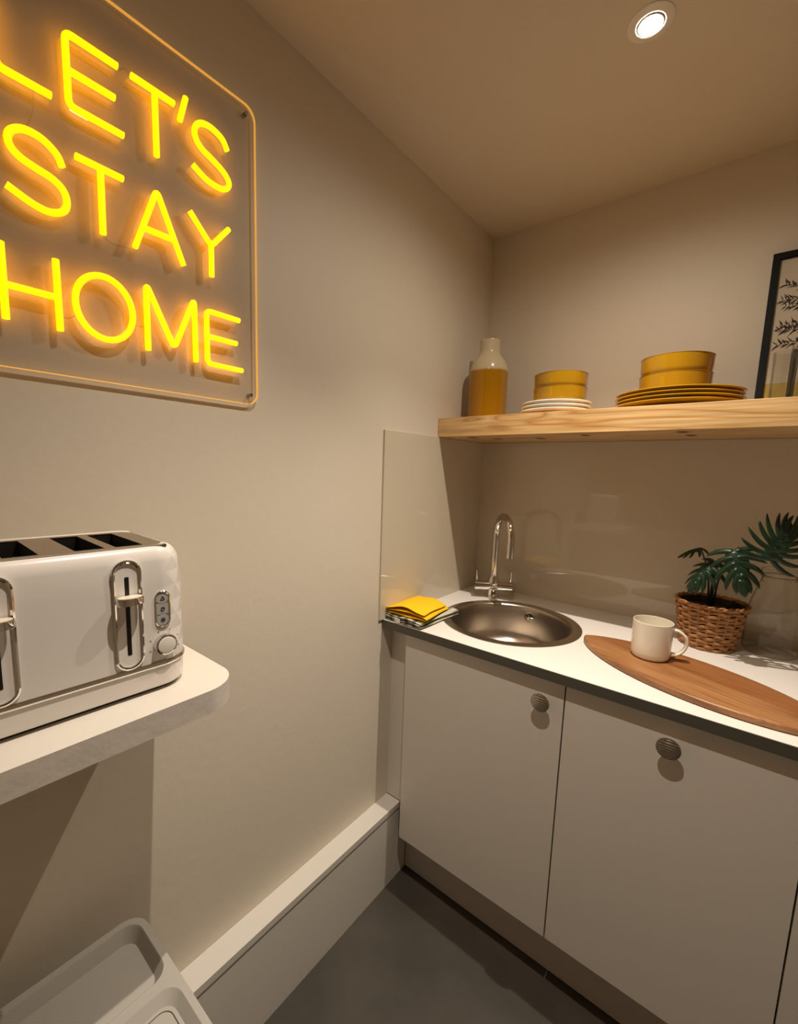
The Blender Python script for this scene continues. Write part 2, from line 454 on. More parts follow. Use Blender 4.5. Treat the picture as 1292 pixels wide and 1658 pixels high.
# cabinets
def cabinet(x0, x1, kx, label, klabel=None):
    t = thing('base_cabinet', label, 'cabinet', (x0, 0, 0))
    w = x1-x0
    yf_ = YD+0.020; zt_ = ZC2-0.0005
    for nm, d in (('side_panel', (0, 0.016, yf_, -0.02, 0.19, zt_)), ('side_panel', (w-0.016, w, yf_, -0.02, 0.19, zt_)), ('bottom_panel', (0.016, w-0.016, yf_, -0.02, 0.19, 0.206)),
                  ('back_panel', (0.016, w-0.016, -0.028, -0.02, 0.206, zt_)), ('front_rail', (0.016, w-0.016, yf_, yf_+0.016, zt_-0.05, zt_))):
        b = B(); box(b, *d); finish(b, nm, M_carc, t, 0)
    b = B(); box(b, 0.0016, w-0.0016, YD, YD+0.018, 0.1833, 0.8805, 0.0009); d = finish(b, 'door', M_door, t, 30)
    # domed knob with grooved face, its stem towards the door
    b = B(); M = Matrix.Translation((kx-x0, YD, 0.824)) @ Matrix.Rotation(PI/2, 4, 'X')
    prof = [(0.010, -0.001), (0.0085, 0.004), (0.0085, 0.010), (0.014, 0.016), (0.0215, 0.0205), (0.0226, 0.0225), (0.0222, 0.0245)]
    rg = lathe(b, prof, 56, M=M)
    k = finish(b, 'knob', M_knob, d, 40)
    b = B()
    rings = []
    for j in range(26):
        r = 0.0219*(1-j/25.0)+1e-4
        ring = []
        for i in range(72):
            a = 2*PI*i/72; x, y = r*math.cos(a), r*math.sin(a)
            hgt = 0.0242+0.0035*(1-(r/0.0222)**2)
            if j > 1: hgt += 0.0007*math.sin(2*PI*(y+0.12*x*x/0.022)/0.0056)
            ring.append(M @ Vector((x, y, hgt)))
        rings.append(ring)
    loft(b, rings, False, True)
    finish(b, 'knob_face', M_knob, d, 60)
    return t
cabinet(0.081, 0.5584, 0.508, 'white cabinet under the sink with its knob near the right edge')
cabinet(0.5584, 0.9913, 0.7735, 'white cabinet under the mug and board with its knob in the middle')
cabinet(0.9913, 1.4690, 1.045, 'white cabinet at the right edge of the photo, third from the left wall')
cabinet(1.4690, ROOM_X-0.002, 1.92, 'white cabinet furthest right, beyond the edge of the photo')
b = B(); box(b, 0.0, 0.0805, -0.558, -0.540, 0.2785, ZC2-0.0005, 0.0008)
tag(finish(b, 'filler_panel', M_door, None, 30), 'narrow white filler panel between the left wall and the sink cabinet', 'panel')
b = B(); box(b, 0.0555, ROOM_X, -0.5148, -0.498, 0.004, 0.1825, 0.0006)
tag(finish(b, 'plinth', M_plinth, None, 30), 'long beige plinth board at the floor under the white cabinets', 'plinth')

# sink
sk_t = thing('round_sink', 'round stainless steel sink let into the white worktop', 'sink', (SINK.x, SINK.y, ZC))
b = B()
lathe(b, [(SR-0.010, 0.0002), (SR, 0.0002), (SR, 0.0012), (SR-0.004, 0.0026), (0.190, 0.0024), (0.186, 0.0012), (0.183, -0.003)], 96)
finish(b, 'rim', M_steel, sk_t, 40)
b = B()
prof = [(0.183, -0.003), (0.1800, -0.012), (0.1775, -0.040), (0.174, -0.085)]
for k in range(1, 9):
    a = PI/2*k/8; prof.append((0.174-0.045+0.045*math.cos(a), -0.085-0.055*math.sin(a)))
prof += [(0.09, -0.1425), (0.05, -0.1445), (0.038, -0.1455)]
lathe(b, prof, 96, cap1=True); finish(b, 'bowl', M_steel, sk_t, 50)
b = B(); lathe(b, [(0.042, -0.1450), (0.040, -0.1425), (0.030, -0.1435), (0.026, -0.1445), (0.0, -0.1445)], 40); finish(b, 'drain', M_chrome, sk_t, 40)
oa = math.radians(90)
OM = Matrix.Rotation(oa, 4, 'Z') @ Matrix.Translation((0.1780, 0, -0.034)) @ Matrix.Rotation(-PI/2, 4, 'Y') @ Matrix.Scale(1.2, 4)
b = B(); lathe(b, [(0.0150, -0.001), (0.0150, 0.0022), (0.0128, 0.0030), (0.0112, 0.0016), (0.0112, -0.0005)], 36, M=OM); o = finish(b, 'overflow_ring', M_chrome, sk_t, 40)
b = B(); lathe(b, [(0.0113, 0.0003), (0.0, 0.0003)], 36, M=OM); finish(b, 'overflow_hole', M_black, o, 0)
b = B()
for k in range(3):
    a = PI*2*k/3+0.5
    tube(b, [OM @ Vector((0, 0, 0.0012)), OM @ Vector((0.0112*math.cos(a), 0.0112*math.sin(a), 0.0012))], 0.0013, 6)
lathe(b, [(0.004, 0.0008), (0.004, 0.0022), (0.0, 0.0026)], 16, M=OM)
finish(b, 'overflow_spokes', M_chrome, o, 40)

# mixer tap
tp = thing('mixer_tap', 'chrome swan-neck mixer tap with two lever handles behind the sink', 'tap', (0.148, -0.138, ZC))
b = B(); lathe(b, [(0.025, 0), (0.025, 0.004), (0.021, 0.008), (0.018, 0.012), (0.0175, 0.034), (0.021, 0.040)], 36, cap0=True, cap1=True); finish(b, 'base', M_chrome, tp, 40)
sd = Vector((0.68, -0.73, 0)).normalized(); hd = Vector((0.86, 0.50, 0)).normalized()
b = B()
tube(b, [hd*-0.066+Vector((0, 0, 0.047)), hd*-0.064+Vector((0, 0, 0.047)), hd*0.064+Vector((0, 0, 0.047)), hd*0.066+Vector((0, 0, 0.047))], [0.0165, 0.0180, 0.0180, 0.0165], 28); finish(b, 'valve_body', M_chrome, tp, 40)
b = B(); lathe(b, [(0.021, 0.050), (0.0205, 0.066), (0.017, 0.080), (0.0135, 0.086)], 36, cap0=True); finish(b, 'collar', M_chrome, tp, 40)
pts = [Vector((0, 0, 0.07)), Vector((0, 0, 0.15)), Vector((0, 0, 0.238))]
R_ = 0.078
for k in range(1, 25):
    a = PI*k/24
    pts.append(sd*(R_-R_*math.cos(a))+Vector((0, 0, 0.238+R_*math.sin(a))))
pts += [sd*(2*R_)+Vector((0, 0, 0.21)), sd*(2*R_)+Vector((0, 0, 0.192))]
b = B(); tube(b, pts, 0.0126, 24, up=(hd.x, hd.y, 0.0)); sp = finish(b, 'spout', M_chrome, tp, 40)
b = B(); tube(b, [sd*(2*R_)+Vector((0, 0, 0.194)), sd*(2*R_)+Vector((0, 0, 0.184))], 0.0132, 24); finish(b, 'aerator', M_chrome, sp, 40)
for s in (-1, 1):
    b = B(); base = hd*(s*0.066)+Vector((0, 0, 0.047))
    tube(b, [base-hd*(s*0.012), base+hd*(s*0.002)], 0.0188, 28)
    hdl = finish(b, 'handle', M_chrome, tp, 40)
    b = B(); q = base-hd*(s*0.005)
    tube(b, [q+Vector((0, 0, 0.012)), q+Vector((0, 0, 0.034))+hd*(s*0.001), q+Vector((0, 0, 0.056))+hd*(s*0.002)], [0.0040, 0.0034, 0.0026], 12)
    finish(b, 'lever', M_chrome, hdl, 40)

# ------------------------------------------------------------------ wooden shelf and what stands on it
YS, ZS0, ZS1 = -0.3376, 1.4945, 1.5572
b = B(); box(b, 0.0008, ROOM_X, YS, -0.0005, ZS0, ZS1, 0.0015)
tag(finish(b, 'wooden_shelf', M_shelf, None, 30), 'thick pale pine shelf across the back wall above the splashback', 'shelf')

# vase
vs = tag(None or finish((lambda bb: (lathe(bb, [(0.0, 0.0), (0.058, 0.0), (0.064, 0.004), (0.0660, 0.012), (0.0665, 0.10), (0.0665, 0.168), (0.064, 0.186), (0.057, 0.204), (0.046, 0.220), (0.0375, 0.231), (0.0350, 0.240), (0.0345, 0.262), (0.0350, 0.276), (0.0340, 0.2795), (0.0318, 0.278), (0.0310, 0.262), (0.0310, 0.236), (0.040, 0.222), (0.058, 0.19), (0.060, 0.02), (0.0, 0.015)], 64), bb)[1])(B()), 'vase', M_vase, None, 50, (0.095, -0.17, ZS1)),
         'tall bottle-shaped vase, ochre below and cream above, in the shelf corner', 'vase')

def bowl_mesh(bm, r, h, wall=0.004):
    lathe(bm, [(0.0, 0.003), (r*0.55, 0.003), (r*0.56, 0.0), (r*0.62, 0.0), (r*0.84, 0.004), (r*0.93, 0.014), (r*0.965, h*0.45), (r-0.0015, h-0.002), (r-0.0005, h-0.0004), (r-wall*0.5, h+0.0004), (r-wall, h-0.001), (r*0.93-wall, h*0.4), (r*0.86-wall, 0.013), (r*0.6, 0.008), (0.0, 0.0075)], 72)

def plate_mesh(bm, r, h=0.016):
    lathe(bm, [(0.0, 0.001), (r*0.62, 0.001), (r*0.63, 0.0), (r*0.68, 0.0), (r*0.72, 0.002), (r*0.90, h*0.55), (r-0.001, h-0.003), (r, h-0.0015), (r-0.0012, h), (r*0.90, h*0.75), (r*0.74, 0.0055), (r*0.66, 0.0045), (0.0, 0.0045)], 96)

def put(name, fn, m, loc, label, cat, group=None):
    b = B(); fn(b); return tag(finish(b, name, m, None, 50, loc), label, cat, group)

ord_ = ['lowest', 'middle', 'topmost']
bx, by = 0.367, -0.226
for k in range(3):
    put('small_plate', lambda q: plate_mesh(q, 0.102, 0.0150), M_whiteplate, (bx-0.012+0.002*k, by, ZS1+0.0112*k),
        'small white plate, %s in the stack under the two smaller ochre bowls' % ord_[k], 'plate', 'small white plates stacked on the shelf')
for k in range(2):
    put('small_bowl', lambda q: bowl_mesh(q, 0.0785, 0.054), M_ochre, (bx, by, ZS1+0.0275+0.040*k),
        'smaller ochre bowl on the white plates, %s of the two' % ('lower', 'upper')[k], 'bowl', 'small ochre bowls')
bx, by = 0.668, -0.185
for k in range(4):
    put('dinner_plate', lambda q: plate_mesh(q, 0.149, 0.0165), M_ochre, (bx+0.0015*(k % 2), by, ZS1+0.0098*k),
        'large ochre dinner plate, %s in the stack under the larger bowls' % ('lowest', 'second from bottom', 'third from bottom', 'topmost')[k], 'plate', 'ochre dinner plates stacked on the shelf')
for k in range(2):
    put('large_bowl', lambda q: bowl_mesh(q, 0.0865, 0.060), M_ochre, (bx-0.008, by, ZS1+0.0345+0.0455*k),
        'larger ochre bowl on the ochre dinner plates, %s of the two' % ('lower', 'upper')[k], 'bowl', 'large ochre bowls')

# leaning picture
FW, FH, FB, FD = 0.312, 0.425, 0.0165, 0.018
lean = math.atan2(0.085, 0.415)
pf = thing('framed_print', 'black framed botanical print leaning on the wall behind the drinking glasses', 'picture', (0.833, -0.108, ZS1+0.0038))
pf.rotation_euler = (-lean, 0, 0)
# local: x right, z up, y back; frame front at y=0
for nm, d in (('frame_rail', (0, FW, 0, FD, 0, FB)), ('frame_rail', (0, FW, 0, FD, FH-FB, FH)), ('frame_stile', (0, FB, 0, FD, FB, FH-FB)), ('frame_stile', (FW-FB, FW, 0, FD, FB, FH-FB))):
    b = B(); box(b, *d, 0.0008); finish(b, nm, M_frame, pf, 30)
b = B(); box(b, 0.004, FW-0.004, 0.0085, 0.012, 0.004, FH-0.004); pr = finish(b, 'print', M_paper, pf, 0)
b = B(); box(b, FB-0.001, FW-FB+0.001, 0.0060, 0.0062, FB-0.001, FH-FB+0.001); finish(b, 'picture_glass', thin_glass('picture_glass', (0.97, 0.97, 0.96, 1), 1.5), pf, 0)
b = B(); box(b, FB, FW-FB, 0.0081, 0.0085, FB, FB+0.055)
finish(b, 'printed_ground', M_print_ground, pr, 0)
# ink drawing of a leafy branch with berries
b = B()
def stroke(p, q, w, y=0.0080):
    p, q = Vector(p), Vector(q); d = q-p; n = Vector((-d.y, d.x)).normalized()*w
    m = p+d*0.4
    vs_ = [b.verts.new((v.x, y, v.y)) for v in (p+n*0.25, m+n, q, m-n, p-n*0.25)]
    b.faces.new(vs_)
def sprig(x0, z0, ang, ln, nl):
    p = Vector((x0, z0)); d = Vector((math.cos(ang), math.sin(ang)))
    for i in range(nl):
        t = (i+1)/nl
        q = p+d*ln*t+Vector((0, -0.010*t*t))
        if i == 0: stroke(p, p+d*ln, 0.0011)
        for s in (-1, 1):
            a = ang+s*random.uniform(0.45, 1.35)
            L_ = random.uniform(0.016, 0.030)*(1-0.25*t)
            stroke(q, q+Vector((math.cos(a), math.sin(a)))*L_, random.uniform(0.0013, 0.0024))
        if i % 3 == 1:
            c = q+Vector((random.uniform(-.006, .006), random.uniform(-.006, .006)))
            vv = [b.verts.new((c.x+0.0030*math.cos(2*PI*k/8), 0.0079, c.y+0.0030*math.sin(2*PI*k/8))) for k in range(8)]
            b.faces.new(vv)
trunk = [(0.105, 0.075), (0.100, 0.15), (0.108, 0.24), (0.100, 0.345)]
for p, q in zip(trunk, trunk[1:]): stroke(p, q, 0.0022)
for (x0, z0, a, ln, nl) in ((0.100, 0.175, 3.00, 0.068, 9), (0.103, 0.205, 2.85, 0.075, 11), (0.106, 0.228, 3.05, 0.068, 10), (0.104, 0.262, 2.75, 0.070, 9),
                            (0.102, 0.288, 2.90, 0.072, 10), (0.101, 0.312, 2.65, 0.075, 10), (0.100, 0.338, 2.1, 0.040, 7), (0.105, 0.19, 0.30, 0.095, 9),
                            (0.105, 0.24, 0.4, 0.105, 10), (0.105, 0.29, 0.5, 0.10, 10), (0.102, 0.335, 0.95, 0.05, 7)):
    sprig(x0, z0, a, ln, nl)
finish(b, 'ink_drawing', M_ink, pr, 0)

# ribbed drinking glasses in front of the picture
def tumbler(x, y, h, r, label):
    b = B(); rings = []
    prof = [(r*0.90, 0.0), (r*0.93, 0.003), (r*0.95, h*0.3), (r, h-0.001), (r-0.0006, h), (r-0.0016, h-0.001), (r*0.95-0.0016, h*0.3), (r*0.90-0.002, 0.010)]
    n = 60
    for i, (rr, z) in enumerate(prof):
        ring = []
        for k in range(n):
            a = 2*PI*k/n
            q = rr*(1+(0.035*math.cos(10*a) if 0 < i < 3 or i == 6 else 0.02*math.cos(10*a)))
            ring.append((q*math.cos(a), q*math.sin(a), z))
        rings.append(ring)
    loft(b, rings, True, True)
    tag(finish(b, 'drinking_glass', M_tumbler, None, 60, (x, y, ZS1)), label, 'glass', 'ribbed drinking glasses on the shelf')
tumbler(0.881, -0.215, 0.122, 0.0225, 'slim ribbed drinking glass nearest the left side of the black frame')
tumbler(0.915, -0.165, 0.146, 0.0235, 'taller ribbed drinking glass at the right edge, behind the slim one')
tumbler(0.955, -0.225, 0.122, 0.0225, 'ribbed drinking glass in front of the print, third from the frame edge')

# ------------------------------------------------------------------ things on the worktop
# cutting board: long pointed oval with a rounded edge
t0 = Vector((0.53, -0.340)); dirb = Vector((0.934, -0.357)); LB, WB = 0.545, 0.196
cb = B(); out = []
n = 48
for i in range(n+1):
    t = -math.cos(PI*i/n); out.append((t*LB/2, -(WB/2)*max(0.0, 1-abs(t)**2.1)**0.88-0.015*math.sqrt(max(0, 1-t**8))))
for i in range(n-1, 0, -1):
    t = -math.cos(PI*i/n); out.append((t*LB/2, (WB/2)*max(0.0, 1-abs(t)**2.1)**0.88+0.015*math.sqrt(max(0, 1-t**8))))
prism(cb, out, 0.0, 0.016, 0.0055)
cbo = finish(cb, 'cutting_board', M_board, None, 50, (t0.x+dirb.x*LB/2, t0.y+dirb.y*LB/2, ZC+0.0003))
cbo.rotation_euler = (0, 0, math.atan2(dirb.y, dirb.x))
tag(cbo, 'long pointed-oval wooden board lying on the worktop under the mug', 'cutting board')

# mug
mg = thing('mug', 'cream mug standing on the wooden board', 'mug', (0.697, -0.386, ZC+0.0165))
b = B(); lathe(b, [(0.0, 0.0015), (0.030, 0.0015), (0.031, 0.0), (0.036, 0.0), (0.0405, 0.003), (0.0430, 0.009), (0.0438, 0.018), (0.0446, 0.092), (0.0440, 0.0938), (0.0428, 0.0940), (0.0416, 0.0928), (0.0408, 0.018), (0.036, 0.008), (0.0, 0.006)], 64); finish(b, 'cup', M_mug, mg, 50)
ha = math.radians(12); hv = Vector((math.cos(ha), math.sin(ha), 0))
hp = catmull([hv*0.041+Vector((0, 0, 0.077)), hv*0.054+Vector((0, 0, 0.0770)), hv*0.070+Vector((0, 0, 0.064)), hv*0.074+Vector((0, 0, 0.046)), hv*0.067+Vector((0, 0, 0.027)), hv*0.054+Vector((0, 0, 0.016)), hv*0.041+Vector((0, 0, 0.0125))], 6)
b = B(); tube(b, hp, 0.0052, 12, squash=(1.45, 0.75), up=hv.cross(Vector((0, 0, 1)))); finish(b, 'handle', M_mug, mg, 60)

# plant in a wicker basket
pl = thing('potted_plant', 'small split-leaf plant in a brown wicker basket beside the glass bottle', 'plant', (0.800, -0.131, ZC))
RB, RT, HB = 0.062, 0.0825, 0.128
bk = B(); lathe(bk, [(0.0, 0.001), (RB-0.005, 0.001), (RT-0.006, HB-0.004), (RT-0.010, HB-0.004), (RB-0.008, 0.01), (0, 0.006)], 40); bk = finish(bk, 'basket', M_liner, pl, 40)
NW = 22
rows = 12
for k in range(rows):
    z = 0.005+k*(HB-0.010)/(rows-1); rr = RB+(RT-RB)*z/HB
    pts = []
    for i in range(NW*6):
        a = 2*PI*i/(NW*6)
        q = rr+0.0026*math.cos(NW/2*a*2/2+ (PI if k % 2 else 0))
        pts.append((q*math.cos(a), q*math.sin(a), z+0.0012*math.sin(NW/2*a+k)))
    b = B(); tube(b, pts, 0.0048, 6, closed=True, squash=(0.98, 0.55), up=(0, 0, 1)); finish(b, 'wicker_strand', M_wicker, bk, 70)
for k in range(NW):
    a = 2*PI*(k+0.5)/NW
    b = B(); tube(b, [((RB-0.001)*math.cos(a), (RB-0.001)*math.sin(a), 0.001), ((RT-0.001)*math.cos(a), (RT-0.001)*math.sin(a), HB-0.002)], 0.0026, 6); finish(b, 'wicker_stake', M_wicker, bk, 70)
for s in (0, 1):
    pts = [((RT+0.0005+0.0022*math.cos(14*2*PI*i/140+s*PI))*math.cos(2*PI*i/140), (RT+0.0005+0.0022*math.cos(14*2*PI*i/140+s*PI))*math.sin(2*PI*i/140), HB-0.001+0.0025*math.sin(14*2*PI*i/140+s*PI)) for i in range(140)]
    b = B(); tube(b, pts, 0.0028, 6, closed=True); finish(b, 'rim_braid', M_wicker, bk, 70)
b = B(); lathe(b, [(0.0, 0.112), (0.03, 0.110), (RT-0.011, 0.106)], 32); finish(b, 'soil', M_soil, pl, 60)

O_ = Vector((0.800, -0.131, ZC))
def stem(pts, r=0.0022):
    b = B(); c = catmull([Vector(p)-O_ for p in pts], 6)
    n = len(c); tube(b, c, [r*(1.25-0.5*i/n) for i in range(n)], 8); finish(b, 'stem', M_stem, pl, 60)

def leaf(base, tip, normal, width, nl=6, droop=0.25, fold=0.25, seed=0, cup=0.0, lobe_w=0.118, blade=0.46, a0=116, a1=24):
    """split leaf: blade with deep finger lobes, midrib from base to tip"""
    rnd = random.Random(seed)
    base = Vector(base)-O_; tip = Vector(tip)-O_; A = tip-base; L_ = A.length; A.normalize()
    Nn = Vector(normal); Nn = (Nn-A*Nn.dot(A)).normalized(); Sd = A.cross(Nn)
    def P(u, v, k=0.0):
        h = -droop*L_*(u*u)+droop*L_*u*0.5 - fold*abs(v)*0.6 - cup*(v*v)/max(width, 1e-4) + k
        return base+A*(u*L_)+Sd*v+Nn*h
    b = B()
    # central blade
    nb = 14; prev = None
    for i in range(nb+1):
        u = i/nb
        w = width*(blade*math.sin(PI*min(1, 0.12+u*0.9))**0.7)*(1-u*0.35)
        row = [b.verts.new(P(u, -w)), b.verts.new(P(u, 0, 0.0012)), b.verts.new(P(u, w))]
        if prev:
            for j in range(2): b.faces.new((prev[j], prev[j+1], row[j+1], row[j]))
        prev = row
    # tip lobe
    def lobe(u0, side, ang, ln, wd, off):
        pr = None; m = 7
        for i in range(m+1):
            t = i/m
            a = ang-0.45*t
            du = (math.cos(a)*ln*t)/L_; dv = side*math.sin(a)*ln*t
            hw = wd*(1.0-0.25*t)*math.sqrt(max(0.0, 1-max(0, (t-0.55)/0.45)**2))*(0.9+0.15*math.sin(PI*t))
            hw = max(hw, 0.0006)
            ca, sa = math.cos(a+PI/2), math.sin(a+PI/2)
            q = [b.verts.new(P(u0+du+s*ca*hw/L_, dv+side*s*sa*hw, off+0.0008*(s == 0))) for s in (-1, 0, 1)]
            if pr:
                for j in range(2): b.faces.new((pr[j], pr[j+1], q[j+1], q[j]))
            pr = q
    for side in (-1, 1):
        for k in range(nl):
            f = k/(nl-1)
            u0 = 0.04+0.80*f
            ang = math.radians(a0+(a1-a0)*f)+rnd.uniform(-.05, .05)
            ln = width*(0.74+0.36*math.sin(PI*(0.15+0.75*f)))*rnd.uniform(0.94, 1.05)*(1-0.22*f)
            lobe(u0, side, ang, ln, width*lobe_w, 0.0003*k)
    lobe(0.90, 1, 0.12, width*0.42, width*0.12, 0.0)
    o = finish(b, 'leaf', M_leaf, pl, 70)
    md = o.modifiers.new('thickness', 'SOLIDIFY'); md.thickness = 0.0007; md.offset = 0
    return o

s0 = Vector((0.797, -0.140, 1.018))
tocam = (CAM-Vector((0.82, -0.18, 1.17))).normalized()
leaf((0.834, -0.255, 1.201), (0.860, -0.280, 1.122), tocam+Vector((0.0, 0, 0.25)), 0.062, 6, 0.22, 0.20, 3, 0.2)
leaf((0.797, -0.210, 1.160), (0.754, -0.237, 1.098), tocam+Vector((-0.5, 0.0, 0.6)), 0.052, 6, 0.30, 0.5, 5, 0.2)
leaf((0.763, -0.180, 1.190), (0.727, -0.205, 1.176), Vector((0.10, 0.12, 1.0)), 0.036, 5, 0.25, 0.45, 8, 0.2)
leaf((0.904, -0.270, 1.192), (0.930, -0.250, 1.262), Vector((0.50, -0.80, 0.10)), 0.080, 8, 0.10, 0.10, 11, 0.1, lobe_w=0.078, blade=0.34, a0=122, a1=30)
stem([s0+Vector((-0.004, 0, 0)), (0.790, -0.145, 1.08), (0.780, -0.160, 1.14), (0.763, -0.180, 1.190)])
stem([s0, (0.797, -0.150, 1.08), (0.799, -0.180, 1.13), (0.797, -0.210, 1.160)])
stem([s0+Vector((0.004, 0, 0)), (0.801, -0.16, 1.09), (0.806, -0.20, 1.152), (0.834, -0.255, 1.201)])
stem([s0+Vector((0.008, 0.003, 0)), (0.811, -0.17, 1.11), (0.835, -0.215, 1.17), (0.866, -0.245, 1.192), (0.904, -0.270, 1.192)])
stem([s0+Vector((0.002, 0.006, 0)), (0.799, -0.135, 1.06), (0.801, -0.14, 1.12)])

# glass bottle with a wire clip
jr = thing('glass_bottle', 'empty clear glass bottle with wide neck and wire clip by the plant', 'bottle', (0.938, -0.070, ZC))
b = B()
lathe(b, [(0.0, 0.004), (0.046, 0.004), (0.050, 0.0), (0.056, 0.001), (0.0605, 0.006), (0.0615, 0.014), (0.0605, 0.10), (0.059, 0.118), (0.053, 0.146), (0.0435, 0.180), (0.0385, 0.200), (0.037, 0.214)], 64)
finish(b, 'body', M_jar, jr, 60)
b = B(); lathe(b, [(0.037, 0.214), (0.0405, 0.218), (0.0415, 0.224), (0.0405, 0.230), (0.037, 0.232), (0.034, 0.231)], 48); lathe(b, [(0.0375, 0.206), (0.0395, 0.209), (0.0375, 0.212)], 48)
finish(b, 'neck_ring', M_jar, jr, 60)
b = B(); tube(b, [(0.0405*math.cos(2*PI*k/48), 0.0405*math.sin(2*PI*k/48), 0.213) for k in range(48)], 0.0009, 6, closed=True)
rv = Vector((0.775, 0.63, 0))
for s in (-1, 1):
    q = rv*(s*0.0405)+Vector((0, 0, 0.213))
    tube(b, fillet([q, q+rv*(s*0.006)+Vector((0, 0, -0.004)), q+rv*(s*0.007)+Vector((0, 0, -0.014)), q+rv*(s*0.001)+Vector((0, 0, -0.016))], 0.003), 0.0009, 6)
finish(b, 'wire_clip', mat('clip_wire', S(120, 92, 60), 0.35, 1.0), jr, 60)

# folded cloths in the left corner
def folded_cloth(name, corners, z0, layers, thick, m, label, puff, seed, cols=14):
    """a cloth folded over itself: an S-shaped section swept along the fold, corners = front-left, front-right, back-right, back-left"""
    rnd = random.Random(seed)
    fl, fr, br, bl = [Vector(c) for c in corners]
    sec = []                       # (u across, height index)
    nl = 10
    for k in range(layers):
        rng = range(nl+1) if k % 2 == 0 else range(nl, -1, -1)
        for i in rng: sec.append((i/nl, k))
        if k < layers-1:
            e = 1.0 if k % 2 == 0 else 0.0; s = 1 if k % 2 == 0 else -1
            for q in (0.25, 0.5, 0.75): sec.append((e+s*0.045*math.sin(PI*q), k+q))
    b = B(); rows = []
    for j in range(cols+1):
        v = j/cols; row = []
        for (u, k) in sec:
            uu = min(max(u, -0.06), 1.06)
            p = (fl*(1-uu)+fr*uu)*(1-v)+(bl*(1-uu)+br*uu)*v
            z = z0+thick*0.55+k*thick+puff*(k/max(1, layers-1))*math.sin(PI*min(max(u, 0), 1))*(0.45+0.55*math.cos(PI*0.5*v))
            z += 0.0009*k*math.sin(9*u+5*v+seed)
            row.append(b.verts.new((p.x+0.0012*math.sin(7*v+k), p.y+0.0022*math.sin(8*u+2.0*k)*(1 if j in (0, cols) else 0.4), z)))
        rows.append(row)
    for a, c in zip(rows, rows[1:]):
        for i in range(len(sec)-1): b.faces.new((a[i], a[i+1], c[i+1], c[i]))
    o = finish(b, name, m, None, 70)
    md = o.modifiers.new('thickness', 'SOLIDIFY'); md.thickness = 0.0022; md.offset = 0
    md2 = o.modifiers.new('smooth', 'SUBSURF'); md2.levels = 1; md2.render_levels = 1
    return o
gc = folded_cloth('folded_cloth', [(0.012, -0.606), (0.140, -0.611), (0.152, -0.408), (0.016, -0.412)], ZC+0.0004, 4, 0.0052, M_greycloth, '', 0.001, 2)
tag(gc, 'pale grey striped folded cloth lying under the yellow one by the sink', 'cloth')
yc_ = folded_cloth('folded_cloth', [(0.012, -0.604), (0.150, -0.598), (0.136, -0.448), (0.014, -0.430)], ZC+0.0222, 3, 0.0075, M_yellowcloth, '', 0.011, 4)
tag(yc_, 'bright yellow folded cloth on top of the grey striped cloth', 'cloth')
b = B(); prism(b, [(0.050, -0.612), (0.072, -0.613), (0.062, -0.616), (0.055, -0.6155)], ZC+0.004, ZC+0.018)
finish(b, 'care_label', M_whiteplate, gc, 0)

# ------------------------------------------------------------------ toaster shelf, toaster, bin (left wall)
ZT = 1.063
R_ = 0.052; out = [(0.0, -2.05), (0.293, -2.05)]
for k in range(9):
    a = PI/2*k/8; out.append((0.293-R_+R_*math.cos(a), -1.291-R_+R_*math.sin(a)))
out += [(0.0, -1.291)]
b = B(); prism(b, out, 1.0295, ZT)
tag(finish(b, 'wall_shelf', M_rough_white, None, 30), 'white painted wall shelf with a rounded corner under the toaster', 'shelf')

# toaster; local x runs along the wall to the right, local y points into the wall, z up
ts = thing('toaster', 'white four-slot toaster with chrome levers on the white wall shelf', 'toaster', (0.1475, -1.484, ZT), math.radians(90-2.0))
TW, TD = 0.290, 0.184
def tring(w, d, r, z, n=8): return [(x, y, z) for x, y in rrect(w, d, r, n)]
b = B(); loft(b, [tring(TW-0.020, TD-0.020, 0.028, 0.0005), tring(TW-0.020, TD-0.020, 0.028, 0.007)]); finish(b, 'foot_plinth', M_black, ts, 40)
b = B(); loft(b, [tring(TW-0.006, TD-0.006, 0.036, 0.006), tring(TW-0.001, TD-0.001, 0.038, 0.009), tring(TW, TD, 0.038, 0.036)]); finish(b, 'base', M_toaster, ts, 40)
b = B(); loft(b, [tring(TW-0.002, TD-0.002, 0.037, 0.0345), tring(TW+0.002, TD+0.002, 0.040, 0.0352), tring(TW+0.0045, TD+0.0045, 0.041, 0.0370), tring(TW+0.0045, TD+0.0045, 0.041, 0.0410), tring(TW+0.002, TD+0.002, 0.040, 0.0428), tring(TW-0.002, TD-0.002, 0.037, 0.0432)]); finish(b, 'chrome_strip', M_chrome, ts, 40)
b = B(); rings = [tring(TW-0.001, TD-0.001, 0.038, 0.041), tring(TW, TD, 0.038, 0.045), tring(TW, TD, 0.040, 0.15), tring(TW-0.004, TD-0.003, 0.040, 0.172)]
for k in range(1, 8):
    a = PI/2*k/7; d = 0.018*(1-math.cos(a)); rings.append(tring(TW-0.004-2*d*1.2, TD-0.003-2*d*0.8, 0.040-d*0.8, 0.176+0.026*math.sin(a)))
PW, PD = 0.240, 0.158
rings += [tring(PW+0.003, PD+0.003, 0.010, 0.2032), tring(PW, PD, 0.008, 0.2010), tring(PW, PD, 0.008, 0.1985)]
loft(b, rings, True, False); finish(b, 'body', M_toaster, ts, 40)
